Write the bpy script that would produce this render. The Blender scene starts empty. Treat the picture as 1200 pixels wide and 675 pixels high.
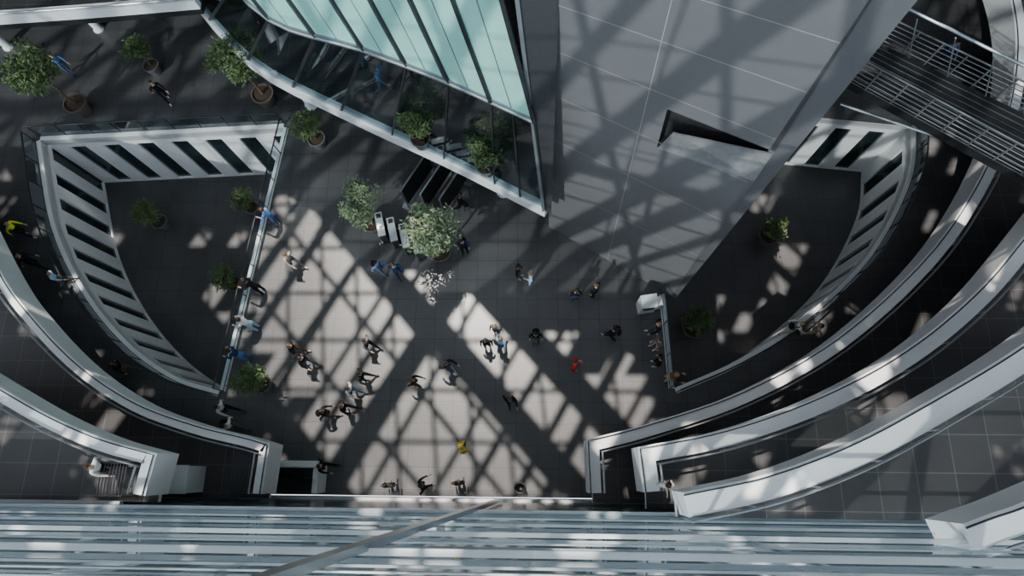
import bpy, math, random
from mathutils import Vector, Matrix
from mathutils.geometry import tessellate_polygon
random.seed(7)
S = bpy.context.scene
# ---------------------------------------------------------------- survey of the hall
H = 28.0; F = 750.0
dn = Vector((30, -211.5, -750)).normalized()
Zc = -dn
Xc = Vector((1, 0, 0.04)).normalized()
Yc = Zc.cross(Xc).normalized()
CAM = Vector((0, 0, H))
def ray(u, v):
    c = Vector((u-600.0, 337.5-v, -F))
    return Vector((Xc.dot(c), Yc.dot(c), Zc.dot(c)))
def P(u, v, z=0.0):
    r = ray(u, v); t = (z-H)/r.z
    return CAM + r*t
def P2(u, v, z=0.0):
    p = P(u, v, z); return Vector((p.x, p.y))
def onplane(u, v, p0, n):
    r = ray(u, v); t = (p0-CAM).dot(n)/r.dot(n)
    return CAM + r*t
def catmull(pts, n=8):
    if len(pts) < 3: return [Vector(p) for p in pts]
    pts = [Vector(p) for p in pts]
    e = [pts[0]*2-pts[1]]+pts+[pts[-1]*2-pts[-2]]
    out = []
    for i in range(1, len(e)-2):
        for k in range(n):
            t = k/n; a, b, c, d = e[i-1], e[i], e[i+1], e[i+2]
            out.append(0.5*((2*b)+(c-a)*t+(2*a-5*b+4*c-d)*t*t+(3*b-a-3*c+d)*t**3))
    out.append(pts[-1]); return out
def resample(pts, step):
    L = [0]
    for a, b in zip(pts, pts[1:]): L.append(L[-1]+(b-a).length)
    n = max(1, round(L[-1]/step)); out = []; j = 0
    for i in range(n+1):
        d = L[-1]*i/n
        while j < len(pts)-2 and L[j+1] < d: j += 1
        s = L[j+1]-L[j]
        out.append(pts[j].lerp(pts[j+1], 0 if s == 0 else min(1, (d-L[j])/s)))
    return out
def offset(pts, d):   # positive = left of travel
    out = []
    n = len(pts)
    for i in range(n):
        a = (pts[i]-pts[i-1]).normalized() if i > 0 else None
        b = (pts[i+1]-pts[i]).normalized() if i < n-1 else None
        if a is None: a = b
        if b is None: b = a
        na = Vector((-a.y, a.x)); nb = Vector((-b.y, b.x))
        m = (na+nb)
        m = m.normalized() if m.length > 1e-6 else na
        k = max(0.35, m.dot(na))
        out.append(pts[i]+m*(d/k))
    return out
# ---------------------------------------------------------------- materials
def nm(name):
    m = bpy.data.materials.new(name); m.use_nodes = True
    return m, m.node_tree.nodes, m.node_tree.links, m.node_tree.nodes['Principled BSDF']
def mat(name, col, rough=0.5, metal=0.0, var=0.15, scale=6.0, spec=0.5, bump=0.0):
    m, N, L, b = nm(name)
    tc = N.new('ShaderNodeTexCoord'); nz = N.new('ShaderNodeTexNoise')
    nz.inputs['Scale'].default_value = scale; nz.inputs['Detail'].default_value = 4
    L.new(tc.outputs['Object'], nz.inputs['Vector'])
    r = N.new('ShaderNodeValToRGB')
    r.color_ramp.elements[0].position = 0.3; r.color_ramp.elements[1].position = 0.7
    r.color_ramp.elements[0].color = (*[c*(1-var) for c in col], 1)
    r.color_ramp.elements[1].color = (*[min(1, c*(1+var)) for c in col], 1)
    L.new(nz.outputs['Fac'], r.inputs['Fac']); L.new(r.outputs['Color'], b.inputs['Base Color'])
    b.inputs['Roughness'].default_value = rough; b.inputs['Metallic'].default_value = metal
    b.inputs['Specular IOR Level'].default_value = spec
    if bump:
        bp = N.new('ShaderNodeBump'); bp.inputs['Strength'].default_value = bump
        L.new(nz.outputs['Fac'], bp.inputs['Height']); L.new(bp.outputs['Normal'], b.inputs['Normal'])
    return m
def tilemat(name, c1, c2, mortar, size=0.9, rough=0.32, w=None):
    m, N, L, b = nm(name)
    tc = N.new('ShaderNodeTexCoord'); br = N.new('ShaderNodeTexBrick')
    br.offset = 0.0
    br.inputs['Scale'].default_value = 1.0
    br.inputs['Brick Width'].default_value = w or size; br.inputs['Row Height'].default_value = size
    br.inputs['Mortar Size'].default_value = 0.012; br.inputs['Mortar Smooth'].default_value = 0.0
    br.inputs['Color1'].default_value = (*c1, 1); br.inputs['Color2'].default_value = (*c2, 1)
    br.inputs['Mortar'].default_value = (*mortar, 1)
    L.new(tc.outputs['Object'], br.inputs['Vector'])
    nz = N.new('ShaderNodeTexNoise'); nz.inputs['Scale'].default_value = 0.5; nz.inputs['Detail'].default_value = 8
    L.new(tc.outputs['Object'], nz.inputs['Vector'])
    mx = N.new('ShaderNodeMix'); mx.data_type = 'RGBA'; mx.blend_type = 'MULTIPLY'
    mx.inputs['Factor'].default_value = 1.0
    r = N.new('ShaderNodeValToRGB')
    r.color_ramp.elements[0].position = 0.3; r.color_ramp.elements[0].color = (.75, .75, .75, 1)
    r.color_ramp.elements[1].position = 0.7; r.color_ramp.elements[1].color = (1.15, 1.15, 1.15, 1)
    L.new(nz.outputs['Fac'], r.inputs['Fac'])
    L.new(br.outputs['Color'], mx.inputs[6]); L.new(r.outputs['Color'], mx.inputs[7])
    L.new(mx.outputs[2], b.inputs['Base Color'])
    b.inputs['Roughness'].default_value = rough
    return m
def glassmat(name, tint, gloss=0.2, gcol=(0.9, 0.95, 1)):
    m, N, L, b = nm(name); N.remove(b)
    t = N.new('ShaderNodeBsdfTransparent'); t.inputs['Color'].default_value = (*tint, 1)
    g = N.new('ShaderNodeBsdfGlossy'); g.inputs['Roughness'].default_value = 0.03; g.inputs['Color'].default_value = (*gcol, 1)
    lw = N.new('ShaderNodeLayerWeight'); lw.inputs['Blend'].default_value = 0.5
    pw = N.new('ShaderNodeMath'); pw.operation = 'POWER'; pw.inputs[1].default_value = 4
    L.new(lw.outputs['Facing'], pw.inputs[0])
    ad = N.new('ShaderNodeMath'); ad.operation = 'MULTIPLY_ADD'; ad.inputs[1].default_value = .6; ad.inputs[2].default_value = gloss; ad.use_clamp = True
    L.new(pw.outputs[0], ad.inputs[0])
    mx = N.new('ShaderNodeMixShader'); L.new(ad.outputs[0], mx.inputs['Fac'])
    L.new(t.outputs[0], mx.inputs[1]); L.new(g.outputs[0], mx.inputs[2])
    L.new(mx.outputs[0], N['Material Output'].inputs['Surface'])
    return m
M_tile = tilemat('hall_tile', (.074, .073, .077), (.090, .089, .093), (.04, .04, .043), 0.92, .33)
M_tileL = tilemat('lower_tile', (.062, .062, .066), (.072, .072, .077), (.035, .035, .038), 1.3, .4)
M_tileB = tilemat('balcony_tile', (.05, .048, .05), (.06, .058, .06), (.12, .12, .12), 1.0, 0.38)
M_white = mat('white_plaster', (.86, .87, .88), .45, var=.03, scale=1)
M_rail = mat('steel_rail', (.32, .33, .35), .3, .8, .05)
M_darkrail = mat('dark_rail', (.05, .052, .06), .35, .5, .1)
M_slot = mat('slot_glass', (.012, .022, .026), .15, 0, .3, 2)
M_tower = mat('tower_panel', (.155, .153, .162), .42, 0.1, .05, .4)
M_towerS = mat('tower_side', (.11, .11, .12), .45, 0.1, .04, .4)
M_pier = mat('pier_metal', (.05, .052, .058), .4, .2, .05)
M_joint = mat('joint_light', (.36, .36, .38), .5, 0, .02)
M_dark = mat('dark_void', (.012, .013, .015), .6, 0, .1)
M_alu = mat('aluminium', (.30, .34, .37), .3, .6, .06, 2)
M_aluW = mat('aluminium_white', (.52, .55, .57), .35, .2, .04, 2)
M_steel = mat('roof_steel', (.3, .3, .32), .5, .3, .05)
M_sunmask = mat('sun_mask_panel', (.12, .12, .13), .7, 0, .05)
M_wall = mat('shade_wall', (.06, .06, .065), .6, 0, .1, 1)
M_glass = glassmat('clear_glass', (.75, .85, .88), .08)
M_glassF = glassmat('facade_glass', (.74, .84, .85), .05)
M_glassD = glassmat('drum_glass', (.55, .66, .7), .12)
M_teal = mat('teal_glass', (.34, .68, .61), .12, 0.0, .10, .6, .8)
M_sunblock = mat('sun_block_panel', (.06, .09, .10), .2, .2, .3, .5)
M_pave = tilemat('outside_paving', (.012, .024, .028), (.018, .032, .037), (.01, .01, .01), 1.5)
# ---------------------------------------------------------------- mesh builder
class MB:
    def __init__(s): s.v = []; s.f = []; s.m = []
    def add(s, vs, fs, m=0):
        o = len(s.v); s.v += [tuple(v) for v in vs]
        for f in fs: s.f.append(tuple(i+o for i in f)); s.m.append(m)
    def quad(s, a, b, c, d, m=0): s.add([a, b, c, d], [(0, 1, 2, 3)], m)
    def box(s, c, size, m=0, rot=0.0):
        cx, cy, cz = c; sx, sy, sz = [k/2 for k in size]
        R = Matrix.Rotation(rot, 3, 'Z')
        vs = [Vector((cx, cy, cz))+R @ Vector((x*sx, y*sy, z*sz)) for z in (-1, 1) for x, y in ((-1, -1), (1, -1), (1, 1), (-1, 1))]
        s.hexa(vs, m)
    def hexa(s, vs, m=0):
        s.add(vs, [(3, 2, 1, 0), (4, 5, 6, 7), (0, 1, 5, 4), (1, 2, 6, 5), (2, 3, 7, 6), (3, 0, 4, 7)], m)
    def tube(s, pts, rad, n=8, m=0):
        pts = [Vector(p) for p in pts]
        if not isinstance(rad, (list, tuple)): rad = [rad]*len(pts)
        vs = []; fs = []
        for i, p in enumerate(pts):
            d = (pts[min(i+1, len(pts)-1)]-pts[max(i-1, 0)]).normalized()
            up = Vector((0, 0, 1)) if abs(d.z) < .9 else Vector((0, 1, 0))
            a = d.cross(up).normalized(); b = d.cross(a)
            for k in range(n):
                t = 2*math.pi*(k+.5)/n
                vs.append(p+(a*math.cos(t)+b*math.sin(t))*rad[i])
        for i in range(len(pts)-1):
            for k in range(n):
                fs.append((i*n+k, i*n+(k+1) % n, (i+1)*n+(k+1) % n, (i+1)*n+k))
        fs.append(tuple(reversed(range(n)))); fs.append(tuple((len(pts)-1)*n+k for k in range(n)))
        s.add(vs, fs, m)
    def beam(s, a, b, w, h, m=0):   # rectangular beam
        a = Vector(a); b = Vector(b); d = (b-a).normalized()
        up = Vector((0, 0, 1)) if abs(d.z) < .95 else Vector((0, 1, 0))
        x = d.cross(up).normalized()*(w/2); y = d.cross(x).normalized()*(h/2)
        s.hexa([a-x-y, a+x-y, a+x+y, a-x+y, b-x-y, b+x-y, b+x+y, b-x+y], m)
    def lathe(s, prof, n=20, m=0, c=(0, 0, 0)):
        vs = []; fs = []
        for r, z in prof:
            for k in range(n):
                t = 2*math.pi*k/n; vs.append((c[0]+r*math.cos(t), c[1]+r*math.sin(t), c[2]+z))
        for i in range(len(prof)-1):
            for k in range(n): fs.append((i*n+k, i*n+(k+1) % n, (i+1)*n+(k+1) % n, (i+1)*n+k))
        s.add(vs, fs, m)
    def ball(s, c, r, m=0, nu=12, nv=8, keep=None):
        vs = []; fs = []
        for j in range(nv+1):
            ph = math.pi*j/nv
            for i in range(nu):
                th = 2*math.pi*i/nu
                vs.append(Vector((math.sin(ph)*math.cos(th), math.sin(ph)*math.sin(th), math.cos(ph))))
        for j in range(nv):
            for i in range(nu):
                f = (j*nu+i, (j+1)*nu+i, (j+1)*nu+(i+1) % nu, j*nu+(i+1) % nu)
                cc = sum((vs[k] for k in f), Vector())/4
                if keep is None or keep(cc): fs.append(f)
        s.add([Vector(c)+Vector((v.x*r[0], v.y*r[1], v.z*r[2])) for v in vs], fs, m)
    def slab(s, loops, z0, z1, m=0, msides=None):
        ls = [[Vector((p[0], p[1], 0)) for p in l] for l in loops]
        tr = tessellate_polygon(ls); flat = [p for l in ls for p in l]
        for z, flip in ((z1, 0), (z0, 1)):
            fs = []
            for t in tr:
                a, b, c = [flat[i] for i in t]
                ccw = (b-a).cross(c-a).z > 0
                t = tuple(t)
                fs.append(t if ccw != bool(flip) else t[::-1])
            s.add([(p.x, p.y, z) for p in flat], fs, m)
        for l in ls:
            n = len(l)
            for i in range(n):
                a, b = l[i], l[(i+1) % n]
                s.quad((a.x, a.y, z0), (b.x, b.y, z0), (b.x, b.y, z1), (a.x, a.y, z1), m if msides is None else msides)
    def wall(s, pts, z0, z1, d, m=0):
        q = offset(pts, d); n = len(pts)
        for i in range(n-1):
            a, b, c, e = pts[i], pts[i+1], q[i+1], q[i]
            for f in (((a, z0), (b, z0), (b, z1), (a, z1)), ((e, z0), (e, z1), (c, z1), (c, z0)),
                      ((a, z1), (b, z1), (c, z1), (e, z1)), ((a, z0), (e, z0), (c, z0), (b, z0))):
                s.quad(*[(p.x, p.y, z) for p, z in f], m)
        for i in (0, n-1):
            a, e = pts[i], q[i]
            s.quad((a.x, a.y, z0), (e.x, e.y, z0), (e.x, e.y, z1), (a.x, a.y, z1), m)
    def mesh(s, name, mats, smooth=False):
        me = bpy.data.meshes.new(name); me.from_pydata(s.v, [], s.f); me.update()
        for mt in mats: me.materials.append(mt)
        me.polygons.foreach_set('material_index', s.m)
        if smooth: me.polygons.foreach_set('use_smooth', [True]*len(s.f))
        return me
    def obj(s, name, mats, smooth=False, loc=(0, 0, 0), rz=0.0):
        o = bpy.data.objects.new(name, s.mesh(name, mats, smooth)); S.collection.objects.link(o)
        o.location = loc; o.rotation_euler[2] = rz
        return o
def inst(name, me, loc, rz=0.0, sc=1.0):
    o = bpy.data.objects.new(name, me); S.collection.objects.link(o)
    o.location = loc; o.rotation_euler[2] = rz; o.scale = (sc, sc, sc); return o
def path(px, z, sharp=0, n=6):
    """plan curve; first `sharp` points are kept as corners"""
    w = [P2(u, v, z) for u, v in px]
    return w[:sharp]+catmull(w[sharp:], n)
FY = -1.27    # facade plane
LOW = -4.9
# ---------------------------------------------------------------- ground floor with two openings
pitL_curve = path([(258, 458), (205, 440), (150, 400), (100, 338), (65, 262), (48, 165)], 0)
pitL_TR = P2(333, 150)
pitL = pitL_curve+[pitL_TR]
pitR_curve = path([(1068, 148), (1062, 210), (1015, 300), (935, 377), (862, 423), (790, 455)], 0)
pitR_a = P2(779, 345); pitR_b = P2(850, 128)
pitR = pitR_curve+[pitR_a, pitR_b]
outer = [(-48, FY+.1), (48, FY+.1), (48, 48), (-48, 48)]
b = MB(); b.slab([outer, [tuple(p) for p in pitL], [tuple(p) for p in pitR]], -0.45, 0, 0, 1)
b.obj('floor', [M_tile, M_white])
b = MB(); b.slab([[(-48, -1), (48, -1), (48, 48), (-48, 48)]], LOW-.3, LOW, 0, 0); b.obj('floor_lower', [M_tileL])
b = MB(); b.slab([[(-90, -70), (90, -70), (90, FY-.2), (-90, FY-.2)]], -.4, -.1, 0, 0); b.obj('ground_outside', [M_pave])
b = MB(); b.box((0, 47.8, 14.5), (96, .4, 39), 0); b.obj('shade_wall_back', [M_wall])  # unseen outer walls, put in to darken the far corners
b = MB(); b.box((-47.8, 30, 14.5), (.4, 35, 39), 0); b.obj('shade_wall_left', [M_wall])
b = MB(); b.box((47.8, 30, 14.5), (.4, 35, 39), 0); b.obj('shade_wall_right', [M_wall])

def slotted(name, pts, side, period, top=-.75):
    """white wall with tall recessed glass slots"""
    b = MB()
    b.wall(pts, top, -0.02, side*.4, 0)
    b.wall(pts, LOW, LOW+.12, side*.4, 0)
    rs = resample(pts, period/8)
    i = 0
    while i+4 < len(rs):
        b.wall(rs[i:i+5], LOW+.12, top, side*.4, 0)
        i += 8
    g = offset(pts, side*.10); b.wall(g, LOW, top, side*.06, 1)
    return b.obj(name, [M_white, M_slot])
slotted('wall_left_court', pitL_curve, +1, 1.45)
slotted('wall_back_left_court', [pitL_curve[-1], pitL_TR], 1, 1.75)
slotted('wall_right_court', pitR_curve, 1, 1.6)
slotted('wall_back_right_court', [pitR_b, pitR_curve[0]], 1, 1.6)

def railing(name, pts, z, h=1.05, glass=True, dark=True, coping=True):
    b = MB()
    rs = resample(pts, 1.4)
    for p in rs: b.beam((p.x, p.y, z), (p.x, p.y, z+h), .05, .03, 0)
    fine = pts
    b.tube([(p.x, p.y, z+h) for p in fine], .035, 8, 0)
    b.tube([(p.x, p.y, z+.12) for p in fine], .02, 6, 0)
    if glass:
        for a, c in zip(fine, fine[1:]):
            b.quad((a.x, a.y, z+.14), (c.x, c.y, z+.14), (c.x, c.y, z+h-.05), (a.x, a.y, z+h-.05), 1)
    if coping: b.wall(offset(pts, -.2), z, z+.08, .25, 2)
    return b.obj(name, [M_darkrail if dark else M_rail, M_glass, M_white])
railing('railing', offset([pitL_curve[-1], pitL_TR], .2), 0)
railing('railing', offset([pitL_TR, pitL_curve[0]], .2), 0)
railing('railing', offset(pitL_curve, .2), 0)
railing('railing', offset(pitR_curve, .2), 0)
railing('railing', offset([pitR_curve[-1], pitR_a], .2), 0)

# ---------------------------------------------------------------- balconies
def balcony(pts, zf, th, side, farx, low=.3):
    ztop = zf+1.1; zb = zf-low
    b = MB(); b.wall(pts, zb, ztop, side*th, 0)
    inner = offset(pts, side*(th+.10)); b.tube([(p.x, p.y, ztop+.12) for p in inner], .035, 8, 1)
    for p in resample(inner, 1.6): b.tube([(p.x, p.y, zf), (p.x, p.y, ztop+.12)], .02, 6, 1)
    o1 = offset(pts, side*.07); b.tube([(p.x, p.y, ztop+.05) for p in o1], .022, 6, 2)
    b.obj('balcony_parapet', [M_white, M_rail, M_darkrail])
    q = offset(pts, side*th*.5)
    poly = [tuple(p) for p in q]+[(farx, q[-1].y), (farx, FY+.08), (q[0].x, FY+.08)]
    b = MB(); b.slab([poly], zf-low+.02, zf, 0, 1); b.obj('floor_balcony', [M_tileB, M_white])
A = path([(690, 578), (687, 515), (760, 496), (870, 458), (980, 396), (1080, 306), (1140, 222), (1178, 135), (1190, 60), (1184, 0), (1165, -60)], 4.1, 1)
balcony(A, 3.0, .45, -1, 47)
B = path([(754, 577), (747, 524), (850, 503), (960, 464), (1060, 410), (1140, 345), (1200, 276), (1290, 160)], 7.6, 1)
balcony(B, 6.5, .5, -1, 47)
C = path([(800, 577), (900, 555), (1000, 517), (1100, 463), (1200, 402), (1310, 320)], 11.1, 0)
balcony(C, 10.0, .6, -1, 47)
D = path([(1128, 614), (1160, 602), (1200, 588), (1300, 545)], 15.1, 0)
balcony(D, 14.0, .5, -1, 47, .1)
L1 = path([(307, 579), (316, 520), (290, 512), (230, 497), (160, 471), (95, 428), (40, 372), (0, 316), (-60, 194)], 4.1, 1)
balcony(L1, 3.0, .35, 1, -47, .2)
L2 = path([(170, 581), (184, 531), (120, 513), (60, 487), (0, 453), (-80, 404)], 7.6, 1)
balcony(L2, 6.5, .4, 1, -47, .2)
# gallery across the far left corner
T1 = path([(-90, 26), (0, 19), (110, 11), (228, 1)], 6.1, 0)
b = MB(); b.wall(T1, 5.6, 6.1, .3, 0); b.tube([(p.x, p.y, 6.25) for p in T1], .04, 8, 1)
b.obj('gallery_parapet', [M_white, M_rail])
b = MB(); b.slab([[tuple(p) for p in T1]+[(T1[-1].x, 46), (-46, 46), (-46, T1[0].y)]], 5.3, 5.6, 0, 1); b.obj('floor_gallery', [M_tileB, M_dark])
for u, v in ((116, 34), (10, 55)):
    p = P(u, v); b = MB(); b.lathe([(.28, 0), (.28, .06), (.2, .1), (.2, 5.28), (.26, 5.28)], 20, 0); b.obj('column', [M_white], True, (p.x, p.y, 0))

# ---------------------------------------------------------------- glazed drum building
n0 = (630, 549)
bot_px = [(205, -25), (290, 70), (400, 130), (520, 186), (640, 246)]
mid_px = [(235, -60), (315, 22), (425, 58), (525, 96), (626, 142)]
top_px = [(n0[0]+(u-n0[0])*1.72-75, n0[1]+(v-n0[1])*1.72) for u, v in mid_px]
ZB, ZM, ZT = 4.0, 9.0, 17.0
cb = [Vector((p.x, p.y, ZB)) for p in catmull([P2(u, v, ZB) for u, v in bot_px], 4)]
cm = [Vector((p.x, p.y, ZM)) for p in catmull([P2(u, v, ZM) for u, v in mid_px], 4)]
ct = [Vector((p.x, p.y, ZT)) for p in catmull([P2(u, v, ZT) for u, v in top_px], 4)]
b = MB()
for i in range(len(cb)-1):
    b.quad(cb[i], cb[i+1], cm[i+1], cm[i], 0)
    b.quad(cm[i], cm[i+1], ct[i+1], ct[i], 1)
for i in range(0, len(cb)):
    if i % 2 == 0 or i > len(cb)-3: b.beam(cb[i], cm[i], .06, .12, 2)
    if i % 2 == 0: b.beam(cm[i], ct[i], .13, .22, 2)
    else: b.beam(cm[i], ct[i], .03, .04, 3)
b.tube([c+Vector((0, 0, -.02)) for c in cm], .10, 8, 3)
p2 = [Vector((c.x, c.y)) for c in cb]
b.wall(offset(p2, -.12), ZB-.5, ZB+.05, .4, 4)
p3 = [Vector((c.x, c.y)) for c in cm]
b.wall(offset(p3, -.05), ZM-.12, ZM+.15, .3, 3)
back = [(cb[-1].x+.2, 44), (cb[0].x, 44)]
b.slab([[tuple(p) for p in p2]+back], ZB-.5, ZB, 5, 4)
b.slab([[(c.x, c.y) for c in offset(p3, .4)]+back], ZM-.3, ZM, 5, 4)
b.slab([[(c.x, c.y) for c in ct]+[(ct[-1].x, 44), (ct[0].x, 44)]], ZT-.1, ZT+.4, 3, 3)
b.obj('glass_drum_building', [M_glassD, M_teal, M_darkrail, M_alu, M_white, M_tileB])
for (u, v) in ((364, 133), (590, 236)):
    p = P(u, v); b = MB(); b.lathe([(.34, 0), (.34, .08), (.26, .12), (.26, 3.48)], 24, 0); b.obj('column', [M_white], True, (p.x, p.y+.5, 0))

# ---------------------------------------------------------------- grey panelled tower
BL = P(643, 266, 0); BR = P(787, 347, 0); TLr = P(655, 0, 13.5)
nrm = (BR-BL).cross(TLr-BL).normalized()
if nrm.y > 0: nrm = -nrm
def tw(u, v, d=0.0): return onplane(u, v, BL, nrm)+nrm*d
def twd(u, v, d): return onplane(u, v, BL+nrm*d, nrm)
TL = tw(662, -150); TR = tw(1118, -150)
BR2 = P(792, 349, 0); TR2 = P(1185, -135, TR.z)
back = Vector((0, 9, 0))
b = MB()
h1, h2, h3, h4 = tw(782, 128), tw(908, 178), tw(884, 212), tw(770, 172)
b.quad(BL, BR, h3, h4, 0); b.quad(BR, TR, h2, h3, 0); b.quad(TR, TL, h1, h2, 0); b.quad(TL, BL, h4, h1, 0)
dd = -nrm*.5
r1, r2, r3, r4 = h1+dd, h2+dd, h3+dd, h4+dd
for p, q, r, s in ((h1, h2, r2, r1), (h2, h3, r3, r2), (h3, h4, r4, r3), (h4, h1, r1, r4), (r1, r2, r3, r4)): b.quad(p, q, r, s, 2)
f4, f3, f2, f1 = tw(771, 173, .02), tw(884, 212, .02), twd(905, 181, .06), twd(788, 156, .4)
k = -nrm*.05
b.hexa([f4+k, f3+k, f2+k, f1+k, f4, f3, f2, f1], 5)
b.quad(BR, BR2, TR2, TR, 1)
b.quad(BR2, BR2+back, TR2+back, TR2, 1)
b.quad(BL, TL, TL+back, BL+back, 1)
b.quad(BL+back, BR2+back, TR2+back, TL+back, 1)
b.add([TL, TR, TR2, TR2+back, TL+back], [(0, 1, 2, 3, 4)], 1)
def joint(p, q, w=.022, m=3):
    a = tw(*p, .012); c = tw(*q, .012); d = (c-a).normalized(); s = nrm.cross(d)*w/2
    b.quad(a-s, c-s, c+s, a+s, m)
EL = lambda v: 643+(266-v)*12/266
ER = lambda v: 787+(347-v)*231/347
for vl, vr in ((214, 300), (163, 258), (112, 213), (60, 163), (6, 108), (-52, 50), (-115, -18)):
    joint((EL(vl), vl), (ER(vr), vr))
joint((712, 304), (822, -140))
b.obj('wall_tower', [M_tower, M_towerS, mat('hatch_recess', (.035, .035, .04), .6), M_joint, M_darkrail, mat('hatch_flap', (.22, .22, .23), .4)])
# dark pier between drum and tower
b = MB()
q = [P(637, 246, 4), P(646, 251, 4)]; t = [P(590, -130, 16.3), P(660, -130, 16.3)]
bk = Vector((0, 1.0, 0))
b.hexa([q[0], q[1], q[1]+bk, q[0]+bk, t[0], t[1], t[1]+bk, t[0]+bk], 0)
b.beam(q[0]+Vector((0, -.03, 0)), t[0]+Vector((0, -.03, 0)), .12, .12, 1)
b.obj('pier', [M_pier, M_alu])

# ---------------------------------------------------------------- foot bridge, upper right
b = MB(); zb = 9.0
a0, a1 = P(985, 90, zb), P(1260, 240, zb); c0, c1 = P(1030, 50, zb), P(1280, 172, zb)
dz = Vector((0, 0, -.35))
b.hexa([a0+dz, a1+dz, c1+dz, c0+dz, a0, a1, c1, c0], 0)
for s0, s1 in ((a0, a1), (c0, c1)):
    n = 9
    for i in range(n+1):
        p = s0.lerp(s1, i/n); b.beam(p, p+Vector((0, 0, 1.1)), .05, .03, 1)
    for k in range(6):
        z = Vector((0, 0, .15+.19*k)); b.tube([s0+z, s1+z], .018 if k < 5 else .03, 6, 1)
for k in range(9):
    t = k/9; b.tube([a0.lerp(c0, t)+Vector((0, 0, .02)), a1.lerp(c1, t)+Vector((0, 0, .02))], .014, 4, 2)
b.obj('footbridge', [M_dark, M_rail, M_rail])
b = MB()
for (p, q, zz) in (((1060, 8), (1230, 92), 12.5), ((985, 122), (1230, 205), 8)):
    b.tube([P(*p, zz), P(*q, zz)], .05, 8, 0)
for k in range(4):
    u = 1075+k*45; b.tube([P(u, 15+(u-1060)*.49, 12.5), P(u-10, 60+(u-1060)*.5, 10)], .02, 6, 0)
b.obj('bridge_cable', [M_alu])

# ---------------------------------------------------------------- curtain wall under the camera
b = MB()
b.box((0, FY-.05, .5), (96, .25, 1.2), 1)
b.box((0, FY-.05, 4.7), (96, .06, 7.4), 2)  # opaque panel added to keep the second sun off the hall floor
b.box((0, FY+.03, 8.2), (96, .12, .25), 0)
b.box((-30.5, FY+.07, 7.4), (35, .16, .2), 1); b.box((26.4, FY+.06, 3.9), (43, .16, .2), 1)
for y, t, m in ((597, 3, 1), (604, 2, 0), (611, 3, 0), (622, 5, 1), (630, 2, 0), (643, 8, 1), (655, 3, 0), (661, 2, 1), (672, 4, 1), (690, 6, 1), (740, 9, 0), (830, 9, 0)):
    D_ = -FY*750/(y-549); w = t*D_/750
    b.box((0, FY+w/2, H-D_), (96, w, .05+.3*w), m)
for z in (30.5, 33): b.box((0, FY, z), (96, .1, .1), 0)
b.quad((-48, FY-.02, 8.4), (48, FY-.02, 8.4), (48, FY-.02, 34), (-48, FY-.02, 34), 3)
for x in range(-44, 48, 8):
    if abs(x) > 3: b.beam((x, FY-.1, 0), (x, FY-.1, 34), .06, .12, 0)
fp = Vector((0, FY+.12, 0)); fn = Vector((0, 1, 0))
b.beam(onplane(586, 586, fp, fn), onplane(300, 683, fp, fn), .2, .12, 0)
b.obj('wall_front_glazing', [M_alu, M_aluW, M_sunblock, M_glassF])
# unseen diagonal bracing, added outside the glass wall to shadow the second sun
b = MB(); yo = -6.0
rb = random.Random(11)
x = -52
while x < 56:
    b.beam((x, yo, 9), (x+15, yo, 36), rb.choice((.3, .5, .9)), .3, 0); x += rb.uniform(2.2, 4.6)
x = -56
while x < 56:
    b.beam((x, yo, 9), (x-9, yo, 36), rb.choice((.3, .5, 1.1)), .3, 0); x += rb.uniform(3.0, 6.5)
b.box((0, yo, 36), (110, .4, .5), 0); b.box((0, yo, 9), (110, .4, .5), 0); b.box((0, yo, 22), (110, .4, .6), 0)
for i in range(-3, 4): b.beam((i*16, yo, -.1), (i*16, yo, 9), .4, .4, 0)
b.obj('shadow_bracing', [M_steel])

# ---------------------------------------------------------------- roof lattice, with solid panels added to mask the sun
ZR = 34.0; SHX, SHY = 2.7, -12.2
b = MB()
gl = [P2(u, v) for u, v in ((305, 262), (480, 320), (560, 335), (650, 410), (705, 480), (700, 600), (400, 600), (375, 490), (285, 400))]
def inside(x, y):
    c = False; n = len(gl)
    for i in range(n):
        a, d = gl[i], gl[i-1]
        if (a.y > y) != (d.y > y) and x < (d.x-a.x)*(y-a.y)/(d.y-a.y)+a.x: c = not c
    return c
def openp(x, y):   # share of cells left open so sun reaches a piece of floor
    if inside(x, y): return 1.0
    if any(inside(x+dx, y+dy) for dx, dy in ((2.2, 0), (-2.2, 0), (0, 2.2), (0, -2.2))): return .4
    if y > 14: return .08
    return .18
rnd = random.Random(5)
def cell(u, v): return Vector((u*1.0+v*.95*.56, v*.95, ZR))
for j in range(-1, 50):
    for i in range(-78, 60):
        c = cell(i+.5, j+.5)
        if c.x < -48 or c.x > 48: continue
        if rnd.random() < openp(c.x+SHX, c.y+SHY): continue
        q4 = [cell(i, j), cell(i+1, j), cell(i+1, j+1), cell(i, j+1)]
        up = Vector((0, 0, .1)); b.hexa(q4+[p+up for p in q4], 1)
rb = random.Random(4)
x = -90
while x < 80:
    b.beam((x, -1, ZR-.3), (x+27+rb.uniform(-2, 2), 47, ZR-.3), rb.choice((.2, .2, .3, .45, 1.0)), .3, 0); x += rb.uniform(.9, 2.4)
x = -60
while x < 110:
    b.beam((x, -1, ZR-.3), (x-44+rb.uniform(-4, 4), 47, ZR-.3), rb.choice((.2, .25, .6, 1.3)), .3, 0); x += rb.uniform(1.3, 4.2)
x = -60
while x < 60:
    b.beam((x, -1, ZR-.2), (x-5, 47, ZR-.2), .16, .2, 0); x += 1.6
for j in range(0, 22):
    b.beam((-48, j*2.2, ZR-.1), (48, j*2.2, ZR-.1), .14, .16, 0)
b.obj('ceiling_sun_mask', [M_steel, M_sunmask])

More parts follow.
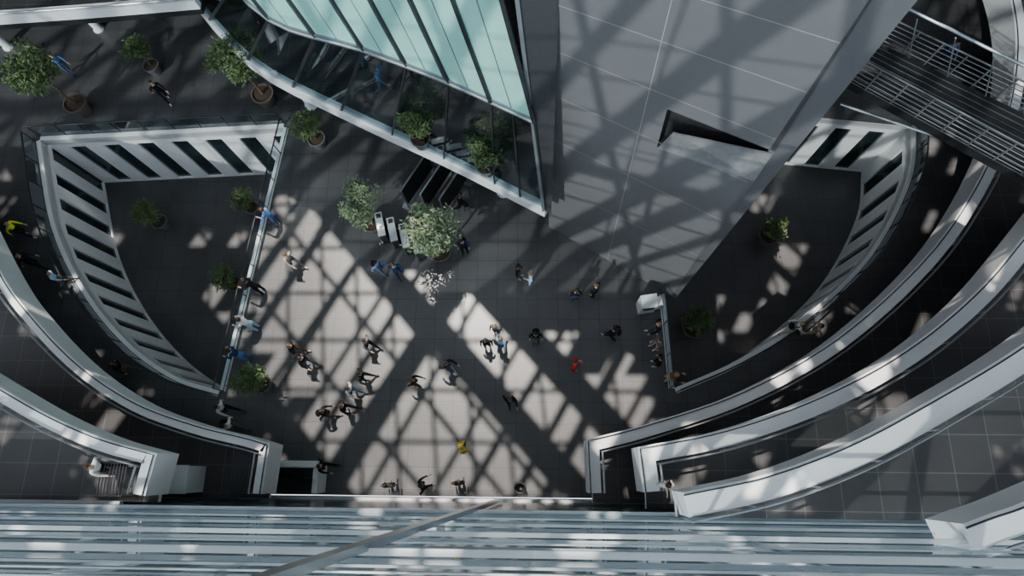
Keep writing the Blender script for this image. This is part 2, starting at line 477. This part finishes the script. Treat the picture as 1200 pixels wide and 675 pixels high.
# ---------------------------------------------------------------- people
def seg_d(p, a, c):
    ab = c-a; t = max(0, min(1, (p-a).dot(ab)/ab.length_squared)); return (p-(a+ab*t)).length
def person_mesh(name, pose, hair='short'):
    W = pose
    J = {
     'pel': ((0, 0, .96), (.14, .105)), 'sp': ((0, W.get('lean', 0)*.3, 1.12), (.125, .095)),
     'ch': ((0, W.get('lean', 0)*.8, 1.31), (.155, .11)), 'nb': ((0, W.get('lean', 0), 1.46), (.075, .07)),
     'nk': ((0, W.get('lean', 0)+.015, 1.53), (.052, .052)), 'hd': ((0, W.get('lean', 0)+.03, 1.61), (.075, .085)),
     'ht': ((0, W.get('lean', 0)+.02, 1.70), (.066, .078))}
    E = [('pel', 'sp', 2), ('sp', 'ch', 1), ('ch', 'nb', 1), ('nb', 'nk', 0), ('nk', 'hd', 0), ('hd', 'ht', 0)]
    ln = W.get('lean', 0)
    for s, sd in (('L', -1), ('R', 1)):
        k, a, t = W['leg'+s]; el, wr = W['arm'+s]
        J['hip'+s] = ((.095*sd, 0, .88), (.095, .095)); J['mt'+s] = ((.1*sd, k[0]*.55, (.88+k[1])/2+.02), (.08, .08))
        J['kn'+s] = ((.1*sd, k[0], k[1]), (.058, .058)); J['cf'+s] = ((.1*sd, (k[0]*.6+a[0]*.4)-.015, k[1]*.6+a[1]*.4), (.055, .055))
        J['an'+s] = ((.1*sd, a[0], a[1]), (.04, .04)); J['to'+s] = ((.12*sd, t[0], t[1]), (.042, .03))
        J['sh'+s] = ((.185*sd, ln*.95, 1.40), (.065, .065)); J['el'+s] = ((el[0]*sd, el[1]+ln, el[2]), (.046, .046))
        J['wr'+s] = ((wr[0]*sd, wr[1]+ln, wr[2]), (.03, .03))
        E += [('pel', 'hip'+s, 2), ('hip'+s, 'mt'+s, 2), ('mt'+s, 'kn'+s, 2), ('kn'+s, 'cf'+s, 2), ('cf'+s, 'an'+s, 2), ('an'+s, 'to'+s, 3),
              ('ch', 'sh'+s, 1), ('sh'+s, 'el'+s, 1), ('el'+s, 'wr'+s, 1)]
    keys = list(J); idx = {k: i for i, k in enumerate(keys)}
    me = bpy.data.meshes.new(name+'_skel')
    me.from_pydata([J[k][0] for k in keys], [(idx[a], idx[c]) for a, c, _ in E], [])
    o = bpy.data.objects.new(name+'_skel', me); S.collection.objects.link(o)
    md = o.modifiers.new('Skin', 'SKIN')
    sv = me.skin_vertices[0].data
    for k in keys: sv[idx[k]].radius = J[k][1]; sv[idx[k]].use_root = (k == 'pel')
    sb = o.modifiers.new('Sub', 'SUBSURF'); sb.levels = 1; sb.render_levels = 1
    dg = bpy.context.evaluated_depsgraph_get(); dg.update()
    ev = bpy.data.meshes.new_from_object(o.evaluated_get(dg))
    b = MB(); segs = [(Vector(J[a][0]), Vector(J[c][0]), m) for a, c, m in E]
    vs = [v.co.copy() for v in ev.vertices]; b.v = [tuple(v) for v in vs]
    for f in ev.polygons:
        c = f.center; best = min(segs, key=lambda s: seg_d(c, s[0], s[1]))
        m = best[2]
        if c.z < .99 and m == 1 and abs(c.x) < .15 and abs(c.y-ln*.2) < .14: m = 2
        if c.z < .1 and m == 2: m = 3
        b.f.append(tuple(f.vertices)); b.m.append(m)
    bpy.data.objects.remove(o)
    hx = Vector(J['hd'][0])+Vector((0, -.005, .035))
    # head refinement: skull, nose, ears, eyes, mouth
    b.ball(hx, (.078, .098, .118), 0, 14, 10)
    b.ball(hx+Vector((0, .1, -.015)), (.013, .02, .026), 0, 6, 5)
    for s in (-1, 1):
        b.ball(hx+Vector((.08*s, 0, -.01)), (.012, .022, .034), 0, 6, 5)
        b.ball(hx+Vector((.03*s, .088, .012)), (.012, .009, .009), 5, 6, 5)
    b.ball(hx+Vector((0, .088, -.055)), (.024, .01, .007), 6, 6, 4)
    if hair == 'short':
        b.ball(hx+Vector((0, -.006, .012)), (.09, .108, .122), 4, 16, 12, keep=lambda c: c.z > .12+.55*c.y)
    elif hair == 'long':
        b.ball(hx+Vector((0, -.008, .012)), (.094, .112, .124), 4, 16, 12, keep=lambda c: c.z > .1+.75*c.y)
        b.ball(hx+Vector((0, -.07, -.09)), (.095, .055, .17), 4, 12, 8)
    # hands
    for s, sd in (('L', -1), ('R', 1)):
        w = Vector(J['wr'+s][0]); e = Vector(J['el'+s][0]); d = (w-e).normalized()
        fw = Vector((0, 1, 0)); fw = (fw-d*fw.dot(d)); fw = fw.normalized() if fw.length > .2 else Vector((sd, 0, 0))
        nrm2 = d.cross(fw)*sd
        b.tube([w-d*.02, w+d*.03, w+d*.07, w+d*.09], [.026, .034, .036, .03], 8, 0)
        for i, ln2 in enumerate((.065, .075, .07, .055)):
            r0 = w+d*.085+fw*(.03-.02*i)
            b.tube([r0, r0+d*ln2*.5, r0+d*ln2*.8+nrm2*-.012, r0+d*ln2-nrm2*.03], [.0095, .009, .008, .006], 6, 0)
        r0 = w+d*.03+fw*.03
        b.tube([r0, r0+d*.03+fw*.025, r0+d*.06+fw*.03], [.012, .011, .008], 6, 0)
    me = b.mesh(name, [M_skin, M_skin, M_skin, M_skin, M_skin, M_eye, M_lip], True)
    return me
M_skin = mat('skin', (.55, .34, .25), .5, 0, .05)
M_skin2 = mat('skin_dark', (.25, .14, .09), .5, 0, .05)
M_eye = mat('eye', (.03, .03, .03), .2); M_lip = mat('lips', (.4, .15, .13), .5)
cloth = {k: mat('cloth_'+k, c, .85, 0, .12, 20, .2) for k, c in dict(black=(.012, .012, .016), navy=(.02, .04, .11), blue=(.10, .24, .55), light=(.42, .6, .82),
        white=(.78, .78, .78), grey=(.14, .14, .15), red=(.75, .02, .03), brown=(.13, .08, .05), beige=(.45, .38, .3), yellow=(.8, .95, .02), jeans=(.07, .12, .24)).items()}
hairm = [mat('hair_dark', (.02, .014, .01), .6), mat('hair_brown', (.09, .05, .025), .6), mat('hair_blond', (.35, .24, .12), .6), mat('hair_grey', (.3, .3, .3), .6)]
M_shoe = mat('shoe_dark', (.02, .018, .018), .4); M_shoeW = mat('shoe_white', (.6, .6, .6), .5)
std = ((.01, .49), (-.02, .08), (.15, .035))
std2 = ((.05, .49), (.06, .08), (.23, .035))
arm = ((.235, -.03, 1.13), (.25, .05, .89))
armb = ((.25, -.06, 1.14), (.13, .2, 1.12))
armu = ((.24, .1, 1.16), (.2, .33, 1.1))
fwd = ((.2, .52), (.36, .12), (.52, .09)); bwd = ((-.04, .49), (-.36, .16), (-.24, .04))
fwd2 = ((.13, .5), (.2, .085), (.37, .035)); bwd2 = ((.03, .48), (-.22, .12), (-.08, .035))
sf = ((.23, .14, 1.15), (.22, .32, .97)); sbk = ((.24, -.2, 1.16), (.26, -.24, .92))
poses = {
 'stand': dict(legL=std, legR=std2, armL=arm, armR=arm),
 'talk': dict(legL=std2, legR=std, armL=armb, armR=arm),
 'phone': dict(legL=std, legR=std2, armL=arm, armR=armb, lean=.03),
 'walk': dict(legL=fwd, legR=bwd, armL=sbk, armR=sf, lean=.06),
 'walk2': dict(legL=bwd2, legR=fwd2, armL=sf, armR=sbk, lean=.04),
 'lean': dict(legL=std, legR=std, armL=armu, armR=armu, lean=.16)}
PM = {}
for k, v in poses.items():
    for h in ('short', 'long'): PM[k, h] = person_mesh('person_'+k, v, h)
bagm = MB(); bagm.ball((0, -.2, 1.24), (.15, .09, .22), 0, 12, 8)
for s in (-1, 1): bagm.tube([(.1*s, -.17, 1.4), (.11*s, -.05, 1.475), (.11*s, .1, 1.40), (.12*s, .12, 1.2), (.12*s, -.12, 1.08)], .018, 6, 0)
bag = bagm.mesh('backpack', [cloth['black']], True)
def person(u, v, hd, pose='stand', top='black', bottom='black', hair=0, long=False, z=0.0, pack=False, dark=False):
    p = P(u, v, z+.95)
    me = PM[pose, 'long' if long else 'short']
    nmz = 'person_walking' if pose.startswith('walk') else 'person_standing'
    o = inst(nmz, me, (p.x, max(p.y, FY+.55), z), math.radians(-hd), random.uniform(1.0, 1.08) if not long else random.uniform(.95, 1.0))
    ms = [M_skin2 if dark else M_skin, cloth[top], cloth[bottom], M_shoeW if random.random() < .3 else M_shoe, hairm[hair]]
    for i, m in enumerate(ms):
        o.material_slots[i].link = 'OBJECT'; o.material_slots[i].material = m
    if pack:
        c = bpy.data.objects.new('backpack', bag); S.collection.objects.link(c); c.parent = o
    return o
# heading: 0 = up in the photo, 90 = right
people = [
 (186, 106, 130, 'walk2', 'black', 'black', 0, 0), (340, 304, 120, 'walk', 'beige', 'grey', 1, 0), (319, 254, 280, 'lean', 'blue', 'jeans', 1, 0),
 (443, 312, 110, 'walk2', 'blue', 'jeans', 0, 1), (464, 315, 150, 'walk2', 'navy', 'navy', 1, 0), (607, 318, 100, 'talk', 'black', 'grey', 0, 0),
 (622, 325, 270, 'talk', 'light', 'light', 2, 1), (675, 346, 0, 'stand', 'black', 'navy', 0, 0), (698, 340, 300, 'stand', 'black', 'black', 1, 0),
 (719, 390, 290, 'walk2', 'black', 'black', 0, 0), (770, 384, 260, 'walk2', 'black', 'grey', 1, 0), (771, 402, 250, 'phone', 'grey', 'beige', 1, 0),
 (772, 423, 280, 'stand', 'black', 'black', 0, 0), (784, 441, 100, 'lean', 'brown', 'beige', 2, 0), (673, 427, 90, 'talk', 'red', 'red', 1, 0),
 (628, 395, 180, 'stand', 'black', 'grey', 0, 0), (570, 402, 180, 'stand', 'black', 'black', 0, 1), (581, 386, 200, 'talk', 'grey', 'jeans', 2, 0),
 (587, 403, 20, 'walk2', 'light', 'jeans', 2, 0), (430, 402, 120, 'walk', 'grey', 'black', 0, 0), (343, 408, 100, 'walk', 'black', 'brown', 1, 1),
 (357, 422, 120, 'walk', 'black', 'grey', 0, 0), (424, 440, 90, 'walk', 'black', 'black', 0, 0), (411, 457, 110, 'walk', 'white', 'jeans', 1, 0),
 (485, 447, 100, 'walk2', 'black', 'brown', 1, 1), (524, 428, 120, 'walk2', 'black', 'jeans', 0, 0), (598, 468, 170, 'walk2', 'black', 'black', 1, 0),
 (381, 484, 80, 'walk2', 'black', 'brown', 0, 0), (403, 477, 100, 'walk', 'black', 'black', 1, 0), (293, 380, 280, 'lean', 'white', 'light', 0, 0),
 (300, 336, 280, 'lean', 'black', 'black', 0, 0), (282, 416, 280, 'lean', 'navy', 'blue', 0, 0), (262, 478, 110, 'walk', 'white', 'black', 0, 0),
 (271, 499, 120, 'walk', 'white', 'grey', 0, 0), (537, 566, 0, 'stand', 'brown', 'black', 1, 1), (378, 546, 100, 'walk', 'black', 'black', 0, 0),
 (456, 571, 0, 'stand', 'grey', 'black', 0, 0), (495, 574, 60, 'walk2', 'black', 'black', 0, 0), (539, 236, 100, 'walk', 'black', 'black', 0, 0),
 (543, 288, 180, 'stand', 'navy', 'black', 0, 0), (143, 430, 280, 'walk', 'black', 'brown', 1, 1), (70, 74, 120, 'walk2', 'blue', 'jeans', 0, 0),
 (18, 268, 90, 'walk2', 'yellow', 'black', 0, 0), (32, 305, 90, 'walk2', 'black', 'black', 0, 0), (66, 326, 70, 'walk', 'light', 'grey', 0, 0),
 (930, 384, 90, 'walk', 'white', 'beige', 2, 0), (957, 386, 280, 'walk', 'beige', 'beige', 1, 1), (1112, 60, 180, 'walk2', 'blue', 'navy', 0, 0), (1080, 92, 90, 'walk2', 'navy', 'black', 0, 0)]
for i, t in enumerate(people):
    person(*t[:6], hair=t[6], long=bool(t[7]), pack=(i % 6 == 3), dark=(i % 11 == 5))
person(118, 547, 100, 'walk', 'white', 'black', 1, True, z=6.5)
person(778, 568, 0, 'stand', 'white', 'light', 0, False, z=6.5)
person(444, 94, 90, 'walk', 'blue', 'jeans', 0, False, z=4.0)

# ---------------------------------------------------------------- potted trees
M_leaf = mat('leaf_green', (.10, .15, .06), .5, 0, .5, 1.5, .3)
M_leaf2 = mat('leaf_silver', (.20, .26, .15), .5, 0, .4, 2.5, .3)
M_bark = mat('bark', (.12, .08, .05), .9, 0, .3, 20); M_pot = mat('pot_clay', (.11, .085, .075), .6, 0, .1, 4)
M_potg = mat('pot_grey', (.13, .13, .14), .5, 0, .1, 4); M_soil = mat('soil', (.05, .03, .02), .95, 0, .4, 30)
def tree_mesh(seed, hc=3.1, R=1.05, nl=1900, pot=M_pot, leafm=M_leaf, ls=.075):
    r = random.Random(seed); b = MB()
    b.lathe([(.30, 0), (.33, .02), (.45, .62), (.49, .63), (.49, .72), (.43, .72), (.42, .64)], 24, 0)
    b.lathe([(.42, .64), (.2, .67), (.001, .68)], 24, 1)
    tk = [Vector((0, 0, .6)), Vector((.04, .02, 1.1)), Vector((-.03, .05, 1.7)), Vector((.02, 0, hc-R*.5))]
    if hc < 2: tk = [Vector((0, 0, .6)), Vector((.02, 0, .8)), Vector((0, .02, .95)), Vector((0, 0, hc-R*.5))]
    b.tube(tk, [.07, .055, .045, .035], 8, 2)
    cl = []
    for i in range(26):
        d = Vector((r.gauss(0, 1), r.gauss(0, 1), r.gauss(0, .8))).normalized()
        e = Vector((0, 0, hc))+Vector((d.x, d.y, d.z*.95))*R*r.uniform(.45, .85)
        s = tk[3].lerp(tk[2], r.random()*.6)
        b.tube([s, s.lerp(e, .5)+Vector((0, 0, .08)), e], [.025, .016, .006], 5, 2)
        cl.append((e, r.uniform(.26, .42)*R))
    for i in range(nl):
        c, cr = cl[i % len(cl)]
        d = Vector((r.gauss(0, 1), r.gauss(0, 1), r.gauss(0, 1))).normalized()*cr*(r.random()**.4)
        p = c+d; a = Vector((r.gauss(0, 1), r.gauss(0, 1), r.gauss(0, .7)-.2)).normalized()
        s = a.cross(Vector((r.gauss(0, 1), r.gauss(0, 1), r.gauss(0, 1)))).normalized(); L = ls*r.uniform(.8, 1.5)
        n = a.cross(s)*.2*L
        b.add([p, p+a*L*.9+s*L*.42+n, p+a*L*2, p+a*L*.9-s*L*.42+n], [(0, 1, 2), (0, 2, 3)], 3)
    return b.mesh('potted_tree', [pot, M_soil, M_bark, leafm])
T = [tree_mesh(1, 3.1, 1.1), tree_mesh(2, 3.0, 1.1, leafm=M_leaf2), tree_mesh(5, 2.2, .8, 1300, M_potg), tree_mesh(9, 1.5, .6, 900, M_pot), tree_mesh(14, 3.0, 1.15, leafm=M_leaf2)]
for (u, v, k, sc, z) in ((96, 127, 0, 1.2, 0), (312, 116, 0, 1.15, 0), (180, 80, 2, .85, 0), (373, 166, 2, .9, 0), (438, 264, 1, 1.0, 0), (517, 298, 4, 1.1, 0),
        (309, 451, 2, .88, 0), (190, 262, 2, .9, LOW), (297, 245, 2, .8, LOW), (277, 334, 2, .85, LOW), (898, 279, 3, 1.1, LOW), (811, 385, 3, 1.3, LOW), (494, 166, 2, .85, 4.0), (570, 198, 2, .85, 4.0)):  # last two stand in for tree reflections in the drum glass
    p = P(u, v, z+.3); inst('potted_tree', T[k], (p.x, p.y, z), random.uniform(0, 6), sc)
# ---------------------------------------------------------------- small objects
def turnstile(u, v, rz):
    p = P(u, v, .5); b = MB()
    b.box((0, 0, .48), (.30, 1.1, .9), 0); b.box((0, 0, .96), (.34, 1.16, .06), 1)
    b.box((0, 0, .03), (.34, 1.2, .06), 2); b.box((0, .4, 1.01), (.2, .2, .05), 2)
    b.box((.25, 0, .7), (.18, .03, .5), 3); b.tube([(.17, 0, .45), (.17, 0, .93)], .03, 8, 2)
    b.obj('turnstile', [M_pier, M_aluW, M_darkrail, M_glass], False, (p.x, p.y, 0), math.radians(rz))
for u, v in ((448, 267), (462, 273), (476, 280), (490, 287)): turnstile(u, v, 14)
def screen(u, v, rz, w=1.8):
    p = P(u, v, .9); b = MB()
    for s in (-1, 1): b.beam((s*w/2, 0, 0), (s*w/2, 0, 1.9), .07, .07, 1); b.box((s*w/2, 0, .02), (.3, .6, .04), 1)
    b.box((0, 0, 1.15), (w, .06, 1.5), 0); b.tube([(-w/2, 0, 1.93), (w/2, 0, 1.93)], .04, 8, 1)
    b.obj('partition_screen', [M_dark, M_alu], False, (p.x, p.y, 0), math.radians(rz))
screen(490, 212, 60, 2.2); screen(512, 216, 60, 2.2); screen(532, 224, 60, 2.0)
# wet floor sign
p = P(541, 523, .3); b = MB()
for s in (-1, 1):
    b.hexa([Vector((-.19, s*.22-.012, 0)), Vector((.19, s*.22-.012, 0)), Vector((.19, s*.22+.012, 0)), Vector((-.19, s*.22+.012, 0)),
            Vector((-.11, s*.02-.012, .7)), Vector((.11, s*.02-.012, .7)), Vector((.11, s*.02+.012, .7)), Vector((-.11, s*.02+.012, .7))], 0)
b.tube([(-.11, 0, .7), (.11, 0, .7)], .025, 8, 1); b.box((0, -.14, .35), (.12, .02, .22), 1, 0)
b.obj('wet_floor_sign', [mat('sign_yellow', (.95, .66, .01), .4), M_dark], False, (p.x, p.y, 0), .3)
# ticket machine by the tower
p = P(758, 357, .6); b = MB()
b.box((0, 0, .55), (.7, .5, 1.1), 0); b.hexa([Vector((-.35, -.25, 1.1)), Vector((.35, -.25, 1.1)), Vector((.35, .25, 1.1)), Vector((-.35, .25, 1.1)), Vector((-.35, -.02, 1.35)), Vector((.35, -.02, 1.35)), Vector((.35, .25, 1.4)), Vector((-.35, .25, 1.4))], 0)
b.box((0, -.262, .8), (.45, .02, .3), 1); b.box((.5, .05, .4), (.3, .4, .8), 0)
b.obj('ticket_machine', [M_white, M_dark], False, (p.x, p.y, 0), .15)
# reception booth
b = MB(); p0 = P(340, 568, 1.0)
for (x, y, w, d) in ((0, .45, 2.3, .22), (-1.05, -.1, .22, 1.1), (1.05, -.1, .22, 1.1)): b.box((x, y, .55), (w, d, 1.1), 0)
b.box((0, .15, .95), (1.9, .4, .05), 1); b.box((-.2, .15, 1.15), (.5, .05, .35), 2); b.box((-.2, .15, .98), (.22, .18, .03), 2)
b.box((0, .5, 1.13), (2.36, .25, .05), 0)
b.obj('reception_counter', [M_white, M_slot, M_dark], False, (p0.x, max(p0.y, FY+.85), 0))
# cabinet on left balcony
p = P(205, 566, 3.7); b = MB()
b.box((0, 0, .65), (1.5, .95, 1.3), 0); b.box((0, 0, 1.32), (1.56, 1.0, .05), 0)
for x in (-.5, -.25):
    for y in (-.25, .1): b.box((x, y, 1.355), (.14, .2, .02), 1)
b.obj('control_cabinet', [M_white, M_alu], False, (p.x, max(p.y, FY+.75), 3.0))
def grille(u, v, z, w, d, rz=0):
    p = P(u, v, z+.5); b = MB(); n = 8
    for i in range(n+1):
        x = -w/2+w*i/n; b.tube([(x, -d/2, .05), (x, -d/2, 1.0)], .015, 6, 0); b.tube([(x, -d/2, 1.0), (x, d/2, 1.0)], .018, 6, 0)
    for y in (-d/2, d/2): b.tube([(-w/2, y, 1.0), (w/2, y, 1.0)], .03, 8, 0); b.tube([(-w/2, y, .05), (w/2, y, .05)], .03, 8, 0)
    for x in (-w/2, w/2): b.tube([(x, d/2, 0), (x, d/2, 1.0)], .03, 8, 0)
    b.obj('barred_gate', [M_darkrail], False, (p.x, max(p.y, FY+.3+d/2), z), rz)
grille(288, 553, 3.0, .6, 1.5); grille(142, 566, 6.5, .8, 1.0)
# litter bin
p = P(610, 572, .5); b = MB(); b.lathe([(.17, 0), (.2, .02), (.22, .85), (.24, .86), (.24, .92), (.17, .92), (.16, .5), (.001, .5)], 20, 0)
b.obj('litter_bin', [M_darkrail], True, (p.x, max(p.y, FY+.5), 0))

# ---------------------------------------------------------------- light
w = bpy.data.worlds.new('World'); S.world = w; w.use_nodes = True
bg = w.node_tree.nodes['Background']; bg.inputs['Color'].default_value = (.84, .90, 1, 1); bg.inputs['Strength'].default_value = 3.0
def sun(name, d, e, col, ang):
    l = bpy.data.lights.new(name, 'SUN'); l.energy = e; l.color = col; l.angle = math.radians(ang)
    o = bpy.data.objects.new(name, l); S.collection.objects.link(o)
    o.rotation_euler = Vector(d).to_track_quat('-Z', 'Y').to_euler(); o.location = (0, 0, 45)
sun('sun', (SHX/34, SHY/34, -1), 8.5, (1, .93, .84), .55)
sun('sun_added_for_tower', (.5, .8, -.75), 3.6, (1, .95, .9), .7)  # second sun, added to light the tower face
# ---------------------------------------------------------------- camera
cd = bpy.data.cameras.new('camera'); cd.sensor_width = 36; cd.lens = F/1200*36; cd.clip_start = .05
co = bpy.data.objects.new('camera', cd); S.collection.objects.link(co)
R = Matrix((Xc, Yc, Zc))
co.matrix_world = Matrix.Translation(CAM) @ R.to_4x4()
S.camera = co
